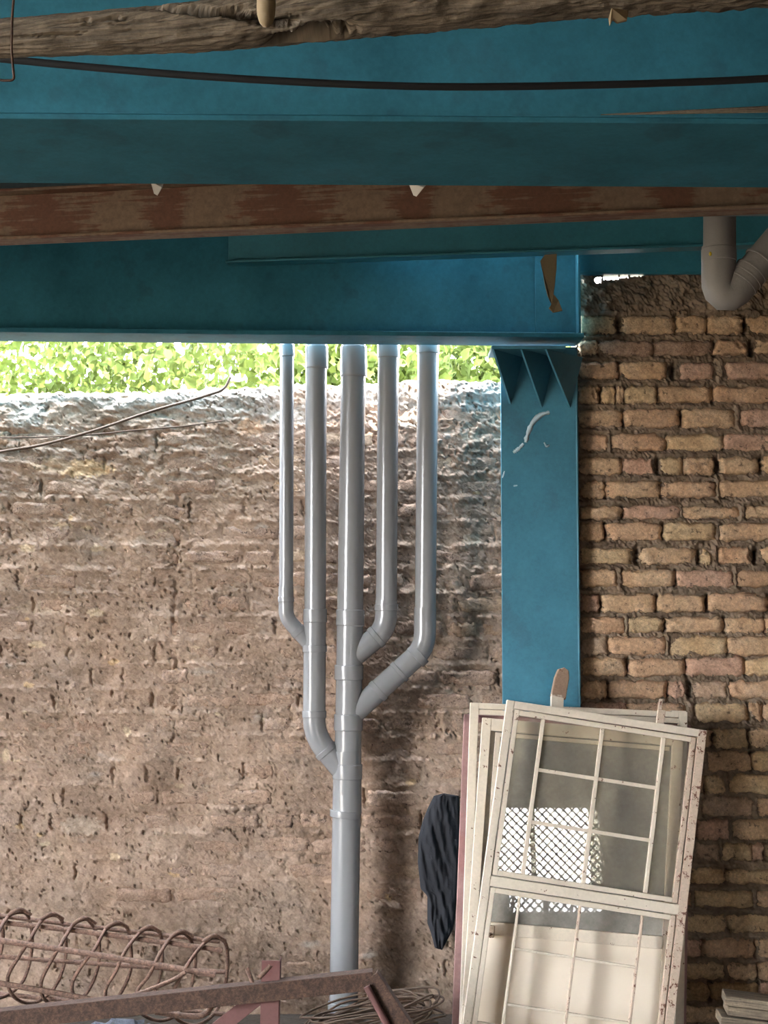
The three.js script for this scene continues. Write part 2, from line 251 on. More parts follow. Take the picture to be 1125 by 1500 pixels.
// ---------------------------------------------------------------- mud-smeared old brick wall
{
  const X0 = -1.85, X1 = 0.78, COURSE = 0.0972, Y0 = 0.035;
  const topAt = (x) => lerp(2.5, 2.56, sstep(-1.6, 0.5, x)) + 0.012 * fbm2(x * 3.1, 4.4, 3) + 0.006 * n2(x * 14, 1.2);
  // the courses: every brick of the wall, most of them smeared over
  const rows = [];
  for (let r = 0; r < 26; r++) { const y = Y0 + r * COURSE + COURSE / 2, list = []; let x = X0 - rr(0, 0.2); while (x < X1) { const w = rand() < 0.45 ? rr(0.105, 0.125) : rr(0.2, 0.235); list.push({ x: x + w / 2, w, hole: rand(), z: rr(-0.006, 0.005), dy: rr(-0.004, 0.004) }); x += w + rr(0.012, 0.024); } rows.push({ y, list, wob: rr(0, 9) }); }
  // how bare the bricks are: barer towards the right and in the middle heights
  const bare = (x, y) => clamp(0.36 + 0.3 * sstep(-1.3, 0.4, x) + 0.42 * fbm2(x * 1.5 + 3, y * 1.9, 3) - 0.42 * sstep(2.33, 2.46, y) * (1 - 0.6 * sstep(-0.4, 0.2, x)) - 0.3 * sstep(0.65, 0.3, y), 0, 1);
  const rowAt = (x, y) => { const wob = 0.008 * n2(x * 0.9, 7.7); const r = clamp(Math.round((y - wob - Y0 - COURSE / 2) / COURSE), 0, 25); return [r, y - wob - (Y0 + r * COURSE + COURSE / 2)]; };
  const height = (x, y) => {
    const [r, dy] = rowAt(x, y), b = bare(x, y), row = rows[r];
    let h = 0.012 * fbm2(x * 2.2, y * 2.2, 3) + 0.0045 * fbm2(x * 11, y * 13, 3);
    const bed = Math.abs(Math.abs(dy) - COURSE / 2), joint = Math.exp(-Math.pow(bed / 0.012, 2)), lump = n2(x * 17, r * 3.1 + (dy > 0 ? 3.1 : 0) + y * 0.01);
    // squeezed mortar: ledges in places, raked out in others
    h += joint * (0.002 + 0.011 * lump + 0.006 * n2(x * 60, y * 40)) * (0.3 + 0.8 * b) * (0.45 + 0.55 * sstep(-0.3, 0.3, n2(x * 3.1 + r, y * 2)));
    h += (1 - joint) * -0.006 * b;
    for (const q of row.list) { const e = x - (q.x + q.w / 2 + 0.009) + 0.006 * n2(y * 40, q.x * 9); if (Math.abs(e) < 0.04) { const open = q.hole < 0.2 ? 1 : q.hole < 0.6 ? 0.3 : 0; h -= open * 0.03 * Math.exp(-Math.pow(e / (0.005 + 0.003 * q.z * 60), 2)) * sstep(COURSE * 0.42, COURSE * 0.16, Math.abs(dy) + 0.014 * n2(x * 50, y * 30)) * (0.35 + 0.65 * b); } }
    // crumbled pits and lumps; stronger near the loose top
    const loose = sstep(1.95, 2.35, y) * 0.8 * sstep(-1.0, -0.2, x) + 0.16;
    h -= sstep(0.42, 0.72, n2(x * 33 + 4, y * 40)) * 0.011 * loose; h += sstep(0.3, 0.8, n2(x * 21, y * 27 + 8)) * 0.011 * loose; h += 0.0018 * n2(x * 75, y * 95);
    h += 0.012 * fbm2(x * 7 + 11, y * 16, 3) * sstep(1.9, 2.3, y);
    // scooped hollows of the eroded top band
    h -= 0.014 * sstep(0.1, 0.5, fbm2(x * 2.3 + 8, y * 5.5, 3)) * sstep(2.2, 2.42, y);
    const spread = 0.5 + 0.5 * n2(x * 2.7 + 60, y * 2.7);
    h -= 0.015 * sstep(0.85, 0.91, n2(x * 36 + 2, y * 19 + 6) + 0.09 * spread) + 0.011 * sstep(0.88, 0.94, n2(x * 21 - 9, y * 46) + 0.08 * spread); h += 0.006 * sstep(0.7, 0.8, n2(x * 25 + 31, y * 40 - 3)) * spread;
    h += 0.016 * sstep(2.45, 2.5, y) * (0.5 + 0.5 * n2(x * 4.1, 2.2));
    // long vertical crack left of the pipes
    const cx = P(258, 850, ZW).x + 0.01 * n2(y * 9, 1.7) + 0.006 * n2(y * 31, 8); h -= 0.02 * Math.exp(-Math.pow((x - cx) / 0.009, 2)) * sstep(0.9, 1.3, y) * sstep(2.3, 2.0, y) * clamp(0.6 + n2(y * 12, 3.3), 0, 1);
    return h;
  };
  // bare chips and patches of another colour: [px, py, half width px, half height px, colour]
  const pale = [0.78, 0.55, 0.33], cream = [0.8, 0.63, 0.44];
  const spots = [[122, 686, 44, 13, pale], [74, 680, 34, 11, [0.68, 0.51, 0.36]], [366, 626, 20, 13, [0.75, 0.5, 0.34]], [92, 771, 15, 5, cream], [62, 890, 40, 10, [0.66, 0.5, 0.37]], [140, 897, 12, 7, cream], [54, 944, 12, 5, cream], [264, 1278, 17, 7, pale], [235, 780, 8, 6, cream], [143, 803, 10, 5, cream], [40, 803, 12, 6, cream], [700, 640, 34, 7, [0.72, 0.56, 0.43]], [168, 1254, 8, 5, cream], [8, 1106, 6, 9, cream], [187, 1070, 6, 8, cream], [120, 1210, 30, 14, [0.66, 0.53, 0.42]], [690, 792, 14, 10, [0.66, 0.54, 0.42]]].map(([a, b, w, h, c]) => { const q = P(a, b, ZW); return [q.x, q.y, w / 358, h / 358, c]; });
  for (let i = 0; i < 46; i++) spots.push([rr(-1.7, 0.4), rr(0.4, 2.3), rr(0.008, 0.026), rr(0.005, 0.014), rand() < 0.3 ? pale : rand() < 0.5 ? cream : [0.6, 0.46, 0.36]]);
  const tone = (x, y) => {
    const a = fbm2(x * 1.3 + 20, y * 1.7, 4), b = fbm2(x * 6 + 3, y * 9, 3);
    let c = [0.53 + 0.08 * a + 0.07 * b, 0.387 + 0.065 * a + 0.06 * b, 0.292 + 0.05 * a + 0.06 * b];
    const lime = sstep(-0.12, 0.2, fbm2(x * 2.2 + 40, y * 5, 4) + 0.9 * sstep(2.3, 2.5, y) - 0.55) * 0.8; // grey lime wash left along the top
    c = c.map((v, i) => lerp(v, [0.64, 0.57, 0.5][i], lime));
    for (const [sx, sy, w, h, k] of spots) { const d = Math.hypot((x - sx) / w, (y - sy) / h) + 0.28 * n2(x * 40, y * 50); if (d < 1.1) { const m = sstep(1.05, 0.9, d); c = c.map((v, i) => lerp(v, k[i], m)); } }
    return c;
  };
  const NX = 580, NY = 560, EXTRA = [[0.006, 0.02], [0.01, 0.06], [0.004, 0.16], [-0.02, 0.27], [-0.5, 0.28]];
  const geo = surface(NX, NY + EXTRA.length, (u, v, i, j) => {
    const x = lerp(X0, X1, u), t = topAt(x);
    if (j <= NY) { const y = lerp(-0.02, t, j / NY), roll = t - y < 0.05 ? 0.02 * Math.pow(1 - (t - y) / 0.05, 2) : 0; return [x, y, ZW + height(x, y) - roll, ...tone(x, y)]; }
    const [dy, dz] = EXTRA[j - NY - 1]; return [x, t + dy + 0.01 * n2(x * 20, dz * 30), ZW - 0.02 - dz, ...tone(x, t), dz];
  });
  const wall = struct('wall_back', geo, M.mud);
  const ext = part('wall_core', merge([box(3.4, 2.5, 0.27, -3.5, 1.25, -6.34), box(2.7, 2.4, 0.2, -0.53, 1.2, -6.36)]), M.plainMud, wall);
  let n = 0;
  for (let r = 0; r < rows.length; r++) for (const q of rows[r].list) {
    const y = rows[r].y + 0.008 * n2(q.x * 0.9, 7.7) + q.dy; if (y > topAt(q.x) - 0.06 || q.x - q.w / 2 < X0 || q.x + q.w / 2 > X1 - 0.1) continue;
    const b = bare(q.x, y); if (b < 0.34 || n > 296) continue;
    const g = brickGeo(q.w, rr(0.058, 0.068), 0.08, 1 + n * 1.37, 1.5);
    const m = part('brick', g, rand() < 0.06 ? brickTones[5] : mudTones[n % 3], wall); n++;
    m.position.set(q.x, y, ZW - 0.001 + q.z + 0.012 * (b - 0.5) + 0.012 * fbm2(q.x * 2.2, y * 2.2, 3)); m.rotation.z = rr(-0.025, 0.025);
  }
}

// ---------------------------------------------------------------- brick wall right of the column
{
  const X0 = 0.766, X1 = 2.1, TOP = 2.955;
  // rows read off the photograph: [top, bottom, [left, right], ...] in its pixels
  const A = (y0, y1, ...l) => [380 + y0 / 3.947, 380 + y1 / 3.947, ...l.map(([a, b]) => [840 + a / 3.947, 840 + b / 3.947])];
  const B = (y0, y1, ...l) => [740 + y0 / 3.947, 740 + y1 / 3.947, ...l.map(([a, b]) => [840 + a / 3.947, 840 + b / 3.947])];
  const C = (y0, y1, ...l) => [1000 + y0 / 3, 1000 + y1 / 3, ...l.map(([a, b]) => [1000 + a / 3, 1000 + b / 3])];
  const rows = [
    A(322, 428, [20, 265], [303, 612], [622, 802], [806, 1008], [1036, 1290]), A(462, 555, [-30, 160], [165, 487], [493, 832], [848, 1032], [1082, 1330]),
    A(590, 692, [-40, 276], [288, 560], [640, 836], [908, 1230]), A(733, 830, [40, 160], [182, 258], [262, 310], [318, 502], [513, 825], [833, 1200]),
    A(862, 968, [-20, 298], [312, 632], [652, 962], [978, 1300]), A(1008, 1106, [-10, 218], [224, 552], [556, 886], [894, 1210]), A(1142, 1240, [0, 290], [298, 478], [520, 645], [658, 830], [860, 1084], [1112, 1400]),
    A(1278, 1378, [-30, 190], [198, 516], [523, 842], [853, 1190]), B(5, 78, [-20, 290], [300, 630], [636, 970], [1003, 1260]),
    B(98, 205, [-60, 186], [200, 516], [529, 830], [850, 1180]), B(242, 342, [-20, 346], [398, 716], [750, 808], [845, 1032], [1088, 1380]), B(372, 475, [-40, 262], [278, 592], [602, 938], [946, 1290]),
    B(512, 618, [-60, 152], [165, 480], [494, 766], [780, 1122]), B(645, 742, [-10, 302], [314, 522], [536, 872], [882, 1108], [1116, 1400]), B(755, 868, [-40, 200], [204, 542], [546, 890], [898, 1210]),
    B(880, 990, [-20, 306], [320, 642], [654, 986], [994, 1310]), B(1014, 1120, [-60, 186], [204, 536], [549, 642], [690, 888], [892, 1200]), B(1142, 1255, [-20, 300], [310, 650], [690, 1004], [1012, 1082], [1090, 1330]),
    C(202, 292, [-300, -80], [-70, 120], [130, 278], [288, 520]), C(302, 388, [-360, -120], [-110, 80], [98, 288], [300, 540]), C(405, 490, [-320, -90], [-60, 82], [90, 180], [186, 430]), C(500, 590, [-400, -190], [-180, 60], [72, 300], [311, 540]),
    C(600, 692, [-330, -120], [-110, 46], [54, 194], [202, 440]), C(708, 784, [-380, -170], [-160, 30], [40, 150], [156, 285], [290, 340], [347, 560]), C(818, 888, [-300, -110], [-90, 12], [22, 166], [174, 420]), C(918, 988, [-400, -200], [-180, 22], [32, 290], [304, 540]),
    C(1022, 1102, [-310, -100], [-70, 174], [184, 430]), C(1128, 1212, [-400, -160], [-150, 60], [70, 290], [300, 540]), C(1234, 1308, [-300, -90], [-70, 160], [170, 300], [310, 540]), C(1318, 1402, [-380, -150], [-140, 90], [100, 300], [310, 520]), C(1425, 1500, [-300, -60], [-40, 200], [215, 450]),
  ];
  const zones = [], wallRows = rows.map((r) => { const a = P(900, r[0], ZB), b = P(900, r[1], ZB); return { y: (a.y + b.y) / 2, h: a.y - b.y, list: r.slice(2).map(([l, q]) => [P(l, 900, ZB).x, P(q, 900, ZB).x]) }; });
  // bricks outside the picture on the right carry the bond on
  for (const r of wallRows) { let x = Math.max(...r.list.map((q) => q[1])) + 0.012; while (x < X1) { const w = rand() < 0.3 ? 0.11 : 0.215; r.list.push([x, x + w]); x += w + 0.014; } }
  const centres = wallRows.map((r) => r.y);
  const slots = [[871, 409, 880, 414], [884, 405, 905, 410], [908, 404, 919, 408], [923, 403.5, 941, 406.5]].map(([a, b, c, d]) => { const p = P(a, d, ZB), q = P(c, b, ZB); return [p.x, p.y, q.x, q.y + 0.003]; });
  const mortarTone = (x, y) => { const a = fbm2(x * 3 + 9, y * 4, 4), b = fbm2(x * 14, y * 18, 3); return [0.35 + 0.06 * a + 0.06 * b, 0.265 + 0.05 * a + 0.055 * b, 0.19 + 0.04 * a + 0.05 * b]; };
  const depthAt = (x, y) => {
    let h = -0.011 + 0.008 * fbm2(x * 9, y * 11, 3) + 0.005 * n2(x * 60, y * 70) + 0.004 * n2(x * 110, y * 120);
    let k = 0, best = 9; for (let i = 0; i < centres.length; i++) { const d = Math.abs(centres[i] - y); if (d < best) { best = d; k = i; } }
    const r = wallRows[k];
    if (y < 2.8 && best < r.h * 0.6) { // upright joints left open here and there
      for (let i = 0; i < r.list.length - 1; i++) { const g0 = r.list[i][1], g1 = r.list[i + 1][0]; if (Math.abs(x - (g0 + g1) / 2 - 0.004 * n2(y * 45, i)) < Math.min((g1 - g0) / 2 + 0.003, 0.009)) { if (n2(i * 5.1, k * 3.3) > -0.3) h -= 0.045 * sstep(r.h * 0.6, r.h * 0.3, best); else h += 0.012; } }
    } else if (y < 2.8) h += 0.009 * n2(x * 8, k * 2.7) + 0.006;
    if (y > 2.77) { h += 0.022 * sstep(2.77, 2.83, y) + 0.016 * fbm2(x * 6, y * 7 + 4, 4) + 0.014 * sstep(0.35, 0.7, n2(x * 12 + 3, y * 15)); }
    return h;
  };
  const NX = 300, NY = 560, geo = surface(NX, NY, (u, v) => { const x = lerp(X0, X1, u), y = lerp(-0.02, TOP + 0.01 * n2(x * 6, 3), v); return [x, y, ZB + depthAt(x, y), ...mortarTone(x, y)]; });
  { // the gaps under the beam where daylight shows
    const p = geo.attributes.position, old = geo.index.array, keep = [];
    const inHole = (x, y) => slots.some(([a, b, c, d]) => x > a + 0.003 * n2(y * 90, 2) && x < c && y > b + 0.003 * n2(x * 70, 1) && y < d + 0.002 * n2(x * 90, 5));
    for (let i = 0; i < old.length; i += 3) { let x = 0, y = 0; for (let k = 0; k < 3; k++) { x += p.getX(old[i + k]) / 3; y += p.getY(old[i + k]) / 3; } if (!inHole(x, y)) keep.push(old[i], old[i + 1], old[i + 2]); }
    geo.setIndex(keep);
  }
  const wall = struct('wall_right', geo, M.mud);
  part('wall_core', merge([box(3.22, 2.85, 0.25, 2.395, 1.425, -6.165), box(2.0, 0.22, 0.25, 3.0, 2.96, -6.165)]), M.plainMud, wall);
  let n = 0; const grey5 = new Set([9, 10]);
  for (const r of wallRows) for (const [a0, b] of r.list) {
    const a = Math.max(a0, X0 + 0.006); if (b - a < 0.02) continue;
    const w = b - a, x = (a + b) / 2; if (x - w / 2 > X1 + 0.1) continue;
    const g = brickGeo(w + 0.002, r.h * rr(0.96, 1.06), 0.09, 50 + n * 1.73, 1.5), t = grey5.has(n) ? 5 : Math.floor(rand() * 5.3);
    const m = part('brick', g, grey5.has(n) ? mudTones[1] : brickTones[t], wall); n++;
    m.position.set(x, r.y + rr(-0.002, 0.002), ZB + rr(-0.002, 0.007)); m.rotation.z = rr(-0.012, 0.012); m.rotation.y = rr(-0.02, 0.02);
  }
}

// ---------------------------------------------------------------- steel overhead
function beam(name, label, A, B, parts) { // parts: [name, height from A, height, width, sideways shift, material, label]
  const g = thing(name, label, 'beam', A); g.rotation.y = Math.atan2(-(B.z - A.z), B.x - A.x);
  const L = Math.hypot(B.x - A.x, B.z - A.z);
  for (const [pn, y, h, w, s, m, lb] of parts) part(pn, box(L, h, w, L / 2, y + h / 2, s, 0.003), m, g, lb);
  return g;
}
// line through two photo points at their depths, carried on to given x
function along(p, q, xa, xb) { const f = (x) => p.clone().lerp(q, (x - p.x) / (q.x - p.x)); return [f(xa), f(xb)]; }
{
  const [a, b] = along(P(0, 489, -5.72), P(640, 497, -5.8), -4.95, 0.768); a.y = b.y = P(300, 493, -5.75).y;
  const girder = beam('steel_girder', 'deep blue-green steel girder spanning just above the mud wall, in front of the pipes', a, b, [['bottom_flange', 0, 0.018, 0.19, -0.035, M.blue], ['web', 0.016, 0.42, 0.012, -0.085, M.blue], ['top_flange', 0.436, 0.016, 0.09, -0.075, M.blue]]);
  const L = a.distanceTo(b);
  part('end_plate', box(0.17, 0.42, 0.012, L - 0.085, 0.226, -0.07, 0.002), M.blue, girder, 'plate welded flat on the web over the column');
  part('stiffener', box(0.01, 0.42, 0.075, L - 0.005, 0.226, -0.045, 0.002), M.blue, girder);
}
{
  const [a, b] = along(P(330, 381, -5.79), P(1125, 361, -5.5), P(330, 381, -5.79).x, 3.95); a.y = b.y = P(700, 372, -5.65).y;
  beam('steel_beam', 'teal steel beam with a narrow lower lip, running in front of the deep girder', a, b, [['bottom_flange', 0, 0.01, 0.07, -0.035, M.teal], ['web', 0.01, 0.16, 0.01, -0.05, M.teal], ['top_flange', 0.17, 0.01, 0.07, -0.035, M.teal]]);
}
{
  const [a, b] = along(P(0, 353, -4.2), P(1125, 302, -3.87), -4.95, 3.95); a.y = b.y = P(560, 328, -4.035).y;
  const g = beam('steel_beam', 'red-brown primed steel beam with a thin lower lip, lowest across the view', a, b, [['bottom_flange', 0, 0.009, 0.07, -0.035, M.red], ['web', 0.009, 0.13, 0.008, -0.045, M.red], ['top_flange', 0.139, 0.009, 0.07, -0.04, M.red]]);
}
{
  const [a, b] = along(V(-4.95, 2.8, -4.6), V(3.95, 2.8, -4.45), -4.95, 3.95);
  beam('steel_purlin', 'pale grey-blue steel purlin glimpsed above the red-brown beam', a, b, [['web', 0, 0.25, 0.012, -0.03, M.paleBlue], ['bottom_flange', 0, 0.01, 0.06, -0.03, M.paleBlue]]);
}
{
  const y = 2.55, zn = (py) => -((y - EYE) / ((917 - py) / FOCAL));
  const [a, b] = along(V(-0.75, y, zn(159)), V(0.75, y, zn(167)), -4.95, 3.95);
  const W = 0.44;
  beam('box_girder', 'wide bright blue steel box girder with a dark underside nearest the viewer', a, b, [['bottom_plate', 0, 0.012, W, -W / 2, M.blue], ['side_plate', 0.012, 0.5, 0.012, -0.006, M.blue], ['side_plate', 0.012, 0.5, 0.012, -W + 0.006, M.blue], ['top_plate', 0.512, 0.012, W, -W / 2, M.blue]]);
}
{ // wall plate over the brick wall
  const a = V(0.772, 2.942, -5.925), b = V(3.95, 2.942, -5.925);
  beam('wall_plate', 'dark teal steel wall plate lying on top of the brick wall', a, b, [['web', 0, 0.14, 0.012, -0.01, M.teal], ['bottom_flange', 0, 0.01, 0.06, -0.03, M.teal]]);
}

// ---------------------------------------------------------------- blue column with its bracket
{
  const zf = -5.9, l = P(735, 800, zf).x, r = P(848, 800, zf).x, w = r - l, cx = (l + r) / 2, top = P(790, 512, zf).y + 0.01;
  const g = thing('steel_column', 'bright blue steel column between the mud wall and the brick wall', 'column', V(cx, 0, zf));
  part('front_plate', box(w, top, 0.012, 0, top / 2, -0.006, 0.002), M.column, g);
  for (const s of [-1, 1]) part('side_flange', box(0.012, top, 0.16, s * (w / 2 - 0.018), top / 2, -0.095, 0.002), M.column, g);
  part('weld_bead', sweep([V(w / 2 - 0.003, 0.02, -0.002), V(w / 2 - 0.003, top, -0.002)], 0.005, 8), M.column, g);
  part('base_plate', box(w + 0.08, 0.02, 0.28, 0, 0.01, -0.1, 0.003), M.column, g);
  const o = V(cx, 0, zf), sl = P(720, 508, -5.72).x - cx, sr = P(829, 508, -5.72).x - cx, sy = P(790, 506, -5.72).y;
  part('seat_plate', box(sr - sl, 0.014, 0.19, (sl + sr) / 2, sy - 0.007, 0.085, 0.002), M.column, g);
  for (const [tx, bx, by] of [[722, 747, 592], [763, 793, 597], [799, 834, 597]]) {
    const T = P(tx, 512, -5.72).sub(o), Bt = P(bx, by, zf).sub(o), y1 = sy - 0.014, f = 0.009;
    const R = P(bx + 18, 512, zf).sub(o); T.y = R.y = y1; // outer tip, root at the seat, foot on the column: a triangular plate
    const nrm = T.clone().sub(Bt).cross(R.clone().sub(Bt)).setLength(f / 2), q = [T, R, Bt], pos = [];
    const tri = (a, b, c) => pos.push(...a.toArray(), ...b.toArray(), ...c.toArray()), fr = q.map((v) => v.clone().add(nrm)), bk = q.map((v) => v.clone().sub(nrm));
    tri(fr[0], fr[2], fr[1]); tri(bk[0], bk[1], bk[2]); for (let m = 0; m < 3; m++) { const n = (m + 1) % 3; tri(fr[m], fr[n], bk[m]); tri(fr[n], bk[n], bk[m]); }
    const e = new THREE.BufferGeometry(); e.setAttribute('position', new THREE.Float32BufferAttribute(pos, 3)); e.computeVertexNormals();
    part('gusset', boxUV(e), M.column, g);
  }
  // chalk strokes on the plate
  const stroke = (pts, wpx) => { const c = curve(pts.map(([x, y]) => P(x, y, zf + 0.0005).sub(o)), 24), n = c.length; return sweep(c, c.map((_, i) => (wpx / 376 / 2) * (0.75 + 0.25 * Math.sin((i / n) * 3.1)) * (0.8 + 0.3 * n2(i * 0.7, wpx))), 8, (u, a) => (Math.abs(Math.cos(a)) > 0.5 ? 0.25 : 1)); };
  part('chalk_mark', stroke([[805, 604], [792, 608], [780, 620], [772, 640], [770, 648]], 9), M.chalk, g); part('chalk_mark', stroke([[767, 650], [760, 657], [752, 663]], 7), M.chalk, g); part('chalk_mark', stroke([[797, 648], [801, 654], [805, 652]], 4), M.chalk, g); part('chalk_mark', stroke([[752, 712], [758, 711]], 3), M.chalk, g); part('chalk_mark', stroke([[736, 700], [739, 690]], 3), M.chalk, g);
}

// ---------------------------------------------------------------- drainage stack
const flangeRing = (c, dir, r, len, lip = 1.07) => { const d = dir.clone().normalize(), q = (t) => c.clone().addScaledVector(d, t * len); return sweep([q(-0.5), q(-0.49), q(-0.42), q(0.42), q(0.49), q(0.5)], [r * 0.99, r * lip * 0.985, r * lip, r * lip, r * lip * 0.985, r * 0.99], 28); };
{
  const Z = -6.0, k = 370, o = P(502, 1482, Z); o.y = 0;
  const g = thing('drain_stack', 'grey plastic drain stack with four branch pipes merging like a candelabra on the mud wall', 'pipe', o);
  const p = (x, y, dz = 0) => P(x, y, Z + dz).sub(o), R = (px) => px / k;
  const up = (x, dx = 0) => { const q = p(x, 505); q.y = 3.55; q.x += dx; return q; };
  const tube = (pts, r, f = 0.03) => sweep(fillet(pts, f, 8), R(r), 32);
  part('pipe', tube([p(503, 1481), p(509, 1100)], 20.5), M.pvc, g, 'wide lowest pipe down to the floor');
  part('pipe', sweep([p(508.5, 1192), p(509, 1130), p(509.5, 1118), p(513, 890), p(518, 505), up(518)], [20.9, 20.5, 19.4, 19.2, 18.2, 18.2].map(R), 32), M.pvc, g, 'tall middle pipe');
  part('pipe', tube([p(461.5, 905), p(463.5, 505), up(463)], 15.8), M.pvc, g, 'pipe left of the middle pipe');
  part('elbow_pipe', tube([p(461.5, 900), p(460, 1078), p(500, 1126)], 16.4, 0.07), M.pvc, g);
  part('pipe', tube([p(419, 895), p(420.5, 505), up(420)], 10.4), M.pvc, g, 'thinnest leftmost pipe');
  part('elbow_pipe', tube([p(419, 860), p(419, 905), p(456, 946)], 11, 0.035), M.pvc, g);
  part('pipe', tube([p(566, 880), p(569, 505), up(569)], 15.6), M.pvc, g, 'pipe right of the middle pipe');
  part('elbow_pipe', tube([p(566, 880), p(565, 922), p(512, 966)], 16.2, 0.06), M.pvc, g);
  part('pipe', tube([p(623, 900), p(627, 505), up(627)], 15.6), M.pvc, g, 'rightmost pipe');
  part('elbow_pipe', tube([p(623, 890), p(622, 950), p(516, 1046)], 16.2, 0.06), M.pvc, g);
  // sockets and lips, each slid over its pipe: [x, y, towards x, y, radius, length px]
  for (const [x, y, tx, ty, r, l] of [[518, 530, 518, 505, 18.2, 46], [464, 524, 464, 505, 15.8, 34], [420.5, 514, 420, 505, 10.4, 18], [569, 515, 569, 505, 15.6, 20], [627, 512, 627, 505, 15.6, 14],
    [513, 905, 514, 860, 19.2, 24], [511, 985, 512, 900, 19.4, 22], [510.3, 1058, 511, 1000, 19.4, 24], [509, 1130, 510, 1090, 20, 22], [506, 1192, 507, 1180, 20.8, 10],
    [461.6, 902, 462, 860, 16, 20], [461, 950, 461, 920, 16.4, 10], [460.4, 1046, 461, 1000, 16.4, 10], [478, 1100, 488, 1112, 16.4, 8],
    [419, 878, 419, 850, 11, 8], [437, 925, 447, 936, 11, 8],
    [566, 890, 566, 860, 16, 10], [551, 933, 530, 951, 16.2, 8],
    [612, 960, 580, 989, 16.4, 12], [585, 984, 560, 1007, 16.4, 6], [554, 1012, 530, 1034, 16.4, 8]]) part('socket', flangeRing(p(x, y), p(tx, ty).sub(p(x, y)), R(r), R(l), 1.085), M.pvc, g);
  part('foot_collar', flangeRing(p(503, 1474), V(0, 1, 0), R(20.5), R(14), 1.1), M.pvc, g);
}
{ // overhead drain at the right
  const Z = -4.98, k = FOCAL / 4.98, o = P(1053, 440, Z);
  const g = thing('drain_pipe', 'grey plastic drain pipe hanging from above and bending up again over the brick wall', 'pipe', o);
  const p = (x, y) => P(x, y, Z).sub(o), R = (px) => px / k, top = p(1054, 200); top.y = 3.115 - o.y;
  part('pipe', sweep([top, p(1054, 365)], R(24), 36), M.pvcDusty, g);
  const path = fillet([p(1053, 362), p(1053, 436), p(1062, 447), p(1072, 444), p(1195, 305)], 0.05, 12);
  part('elbow', sweep([p(1053, 362), p(1052.5, 405), ...[[1052.8, 418], [1055, 425], [1061, 431], [1069, 431], [1077, 426]].map(([x, y]) => p(x, y)), p(1100, 398)], R(25.2), 36), M.pvcDusty, g);
  part('pipe', sweep([p(1090, 411), p(1210, 268)], R(23.6), 36), M.pvcDusty, g);
  part('socket', flangeRing(p(1053, 374), V(0, 1, 0), R(24.6), R(20), 1.05), M.pvcDusty, g);
  for (const [x, y] of [[1087, 414.5], [1094, 406], [1101, 397.5], [1114, 382]]) part('rib', flangeRing(p(x, y), p(1100, 398).sub(p(1077, 426)), R(25), R(3), 1.05), M.pvcDusty, g);
  const st = new THREE.SphereGeometry(0.006, 12, 8); st.scale(0.8, 1.2, 0.4); const q = p(1036, 377); st.translate(q.x, q.y, 0.048); part('sticker', st, M.yellow, g, 'tiny yellow dot');
}

// ---------------------------------------------------------------- window frames leaning in a stack
function leaning(name, label, tl, tr, lean, cat = 'window frame') {
  const TL = P(...tl), TR = P(...tr), u = TR.clone().sub(TL), W = u.length(); u.normalize();
  const n = V(0, Math.sin(lean), Math.cos(lean)); n.addScaledVector(u, -n.dot(u)).normalize();
  const v = n.clone().cross(u), H = Math.min(TL.y, TR.y) / v.y, base = TL.clone().addScaledVector(v, -H);
  const g = thing(name, label, cat, base); g.quaternion.setFromRotationMatrix(new THREE.Matrix4().makeBasis(u, v, n));
  return { g, W, H };
}
const bar = (x0, x1, y0, y1, z0, z1, r = 0.002) => box(x1 - x0, y1 - y0, z1 - z0, (x0 + x1) / 2, (y0 + y1) / 2, (z0 + z1) / 2, r);
{ // back: red primed frame
  const { g, W, H } = leaning('window_frame', 'pink-red primed steel frame at the very back of the leaning stack', [680, 1046, -5.82], [1012, 1062, -5.82], 0.085);
  for (const [a, b] of [[0, 0.03], [W - 0.03, W]]) part('stile', bar(a, b, 0, H, -0.03, 0), M.pinkPrimer, g);
  part('rail', bar(0, W, H - 0.03, H, -0.03, 0), M.pinkPrimer, g); part('rail', bar(0, W, 0, 0.03, -0.03, 0), M.pinkPrimer, g);
}
{ // second from the back: cream frame with a rusty horn
  const { g, W, H } = leaning('window_frame', 'cream steel frame with a rusty upright horn above its top rail, against the pink-red primed frame', [689, 1029, -5.76], [1007, 1043, -5.76], 0.09);
  for (const [a, b] of [[0, 0.032], [W - 0.032, W]]) part('stile', bar(a, b, 0, H, -0.03, 0), M.cream, g);
  part('rail', bar(0.032, W - 0.032, H - 0.022, H, -0.03, 0), M.cream, g); part('rail', bar(0.032, W - 0.032, H - 0.044, H - 0.024, -0.03, -0.006), M.cream, g); part('rail', bar(0, W, 0, 0.03, -0.03, 0), M.cream, g);
  const hx = 0.305; const horn = part('horn', merge([bar(hx, hx + 0.046, H - 0.02, H + 0.045, -0.035, 0.01)]), M.cream, g);
  const sh = new THREE.Shape(); sh.moveTo(0, 0); sh.lineTo(0.05, -0.004); sh.lineTo(0.052, 0.075); sh.lineTo(0.046, 0.1); sh.lineTo(0.03, 0.108); sh.lineTo(0.012, 0.1); sh.lineTo(0.004, 0.07); sh.closePath();
  const e = new THREE.ExtrudeGeometry(sh, { depth: 0.04, bevelEnabled: true, bevelSize: 0.003, bevelThickness: 0.003, bevelSegments: 1 }); e.rotateZ(-0.12); e.translate(hx + 0.002, H + 0.04, -0.033); part('horn_tip', boxUV(e), M.flaky, horn, 'rusty flaking tip of the horn');
  part('corner_horn', bar(W - 0.06, W - 0.004, H - 0.002, H + 0.004, -0.03, 0), M.cream, g);
}
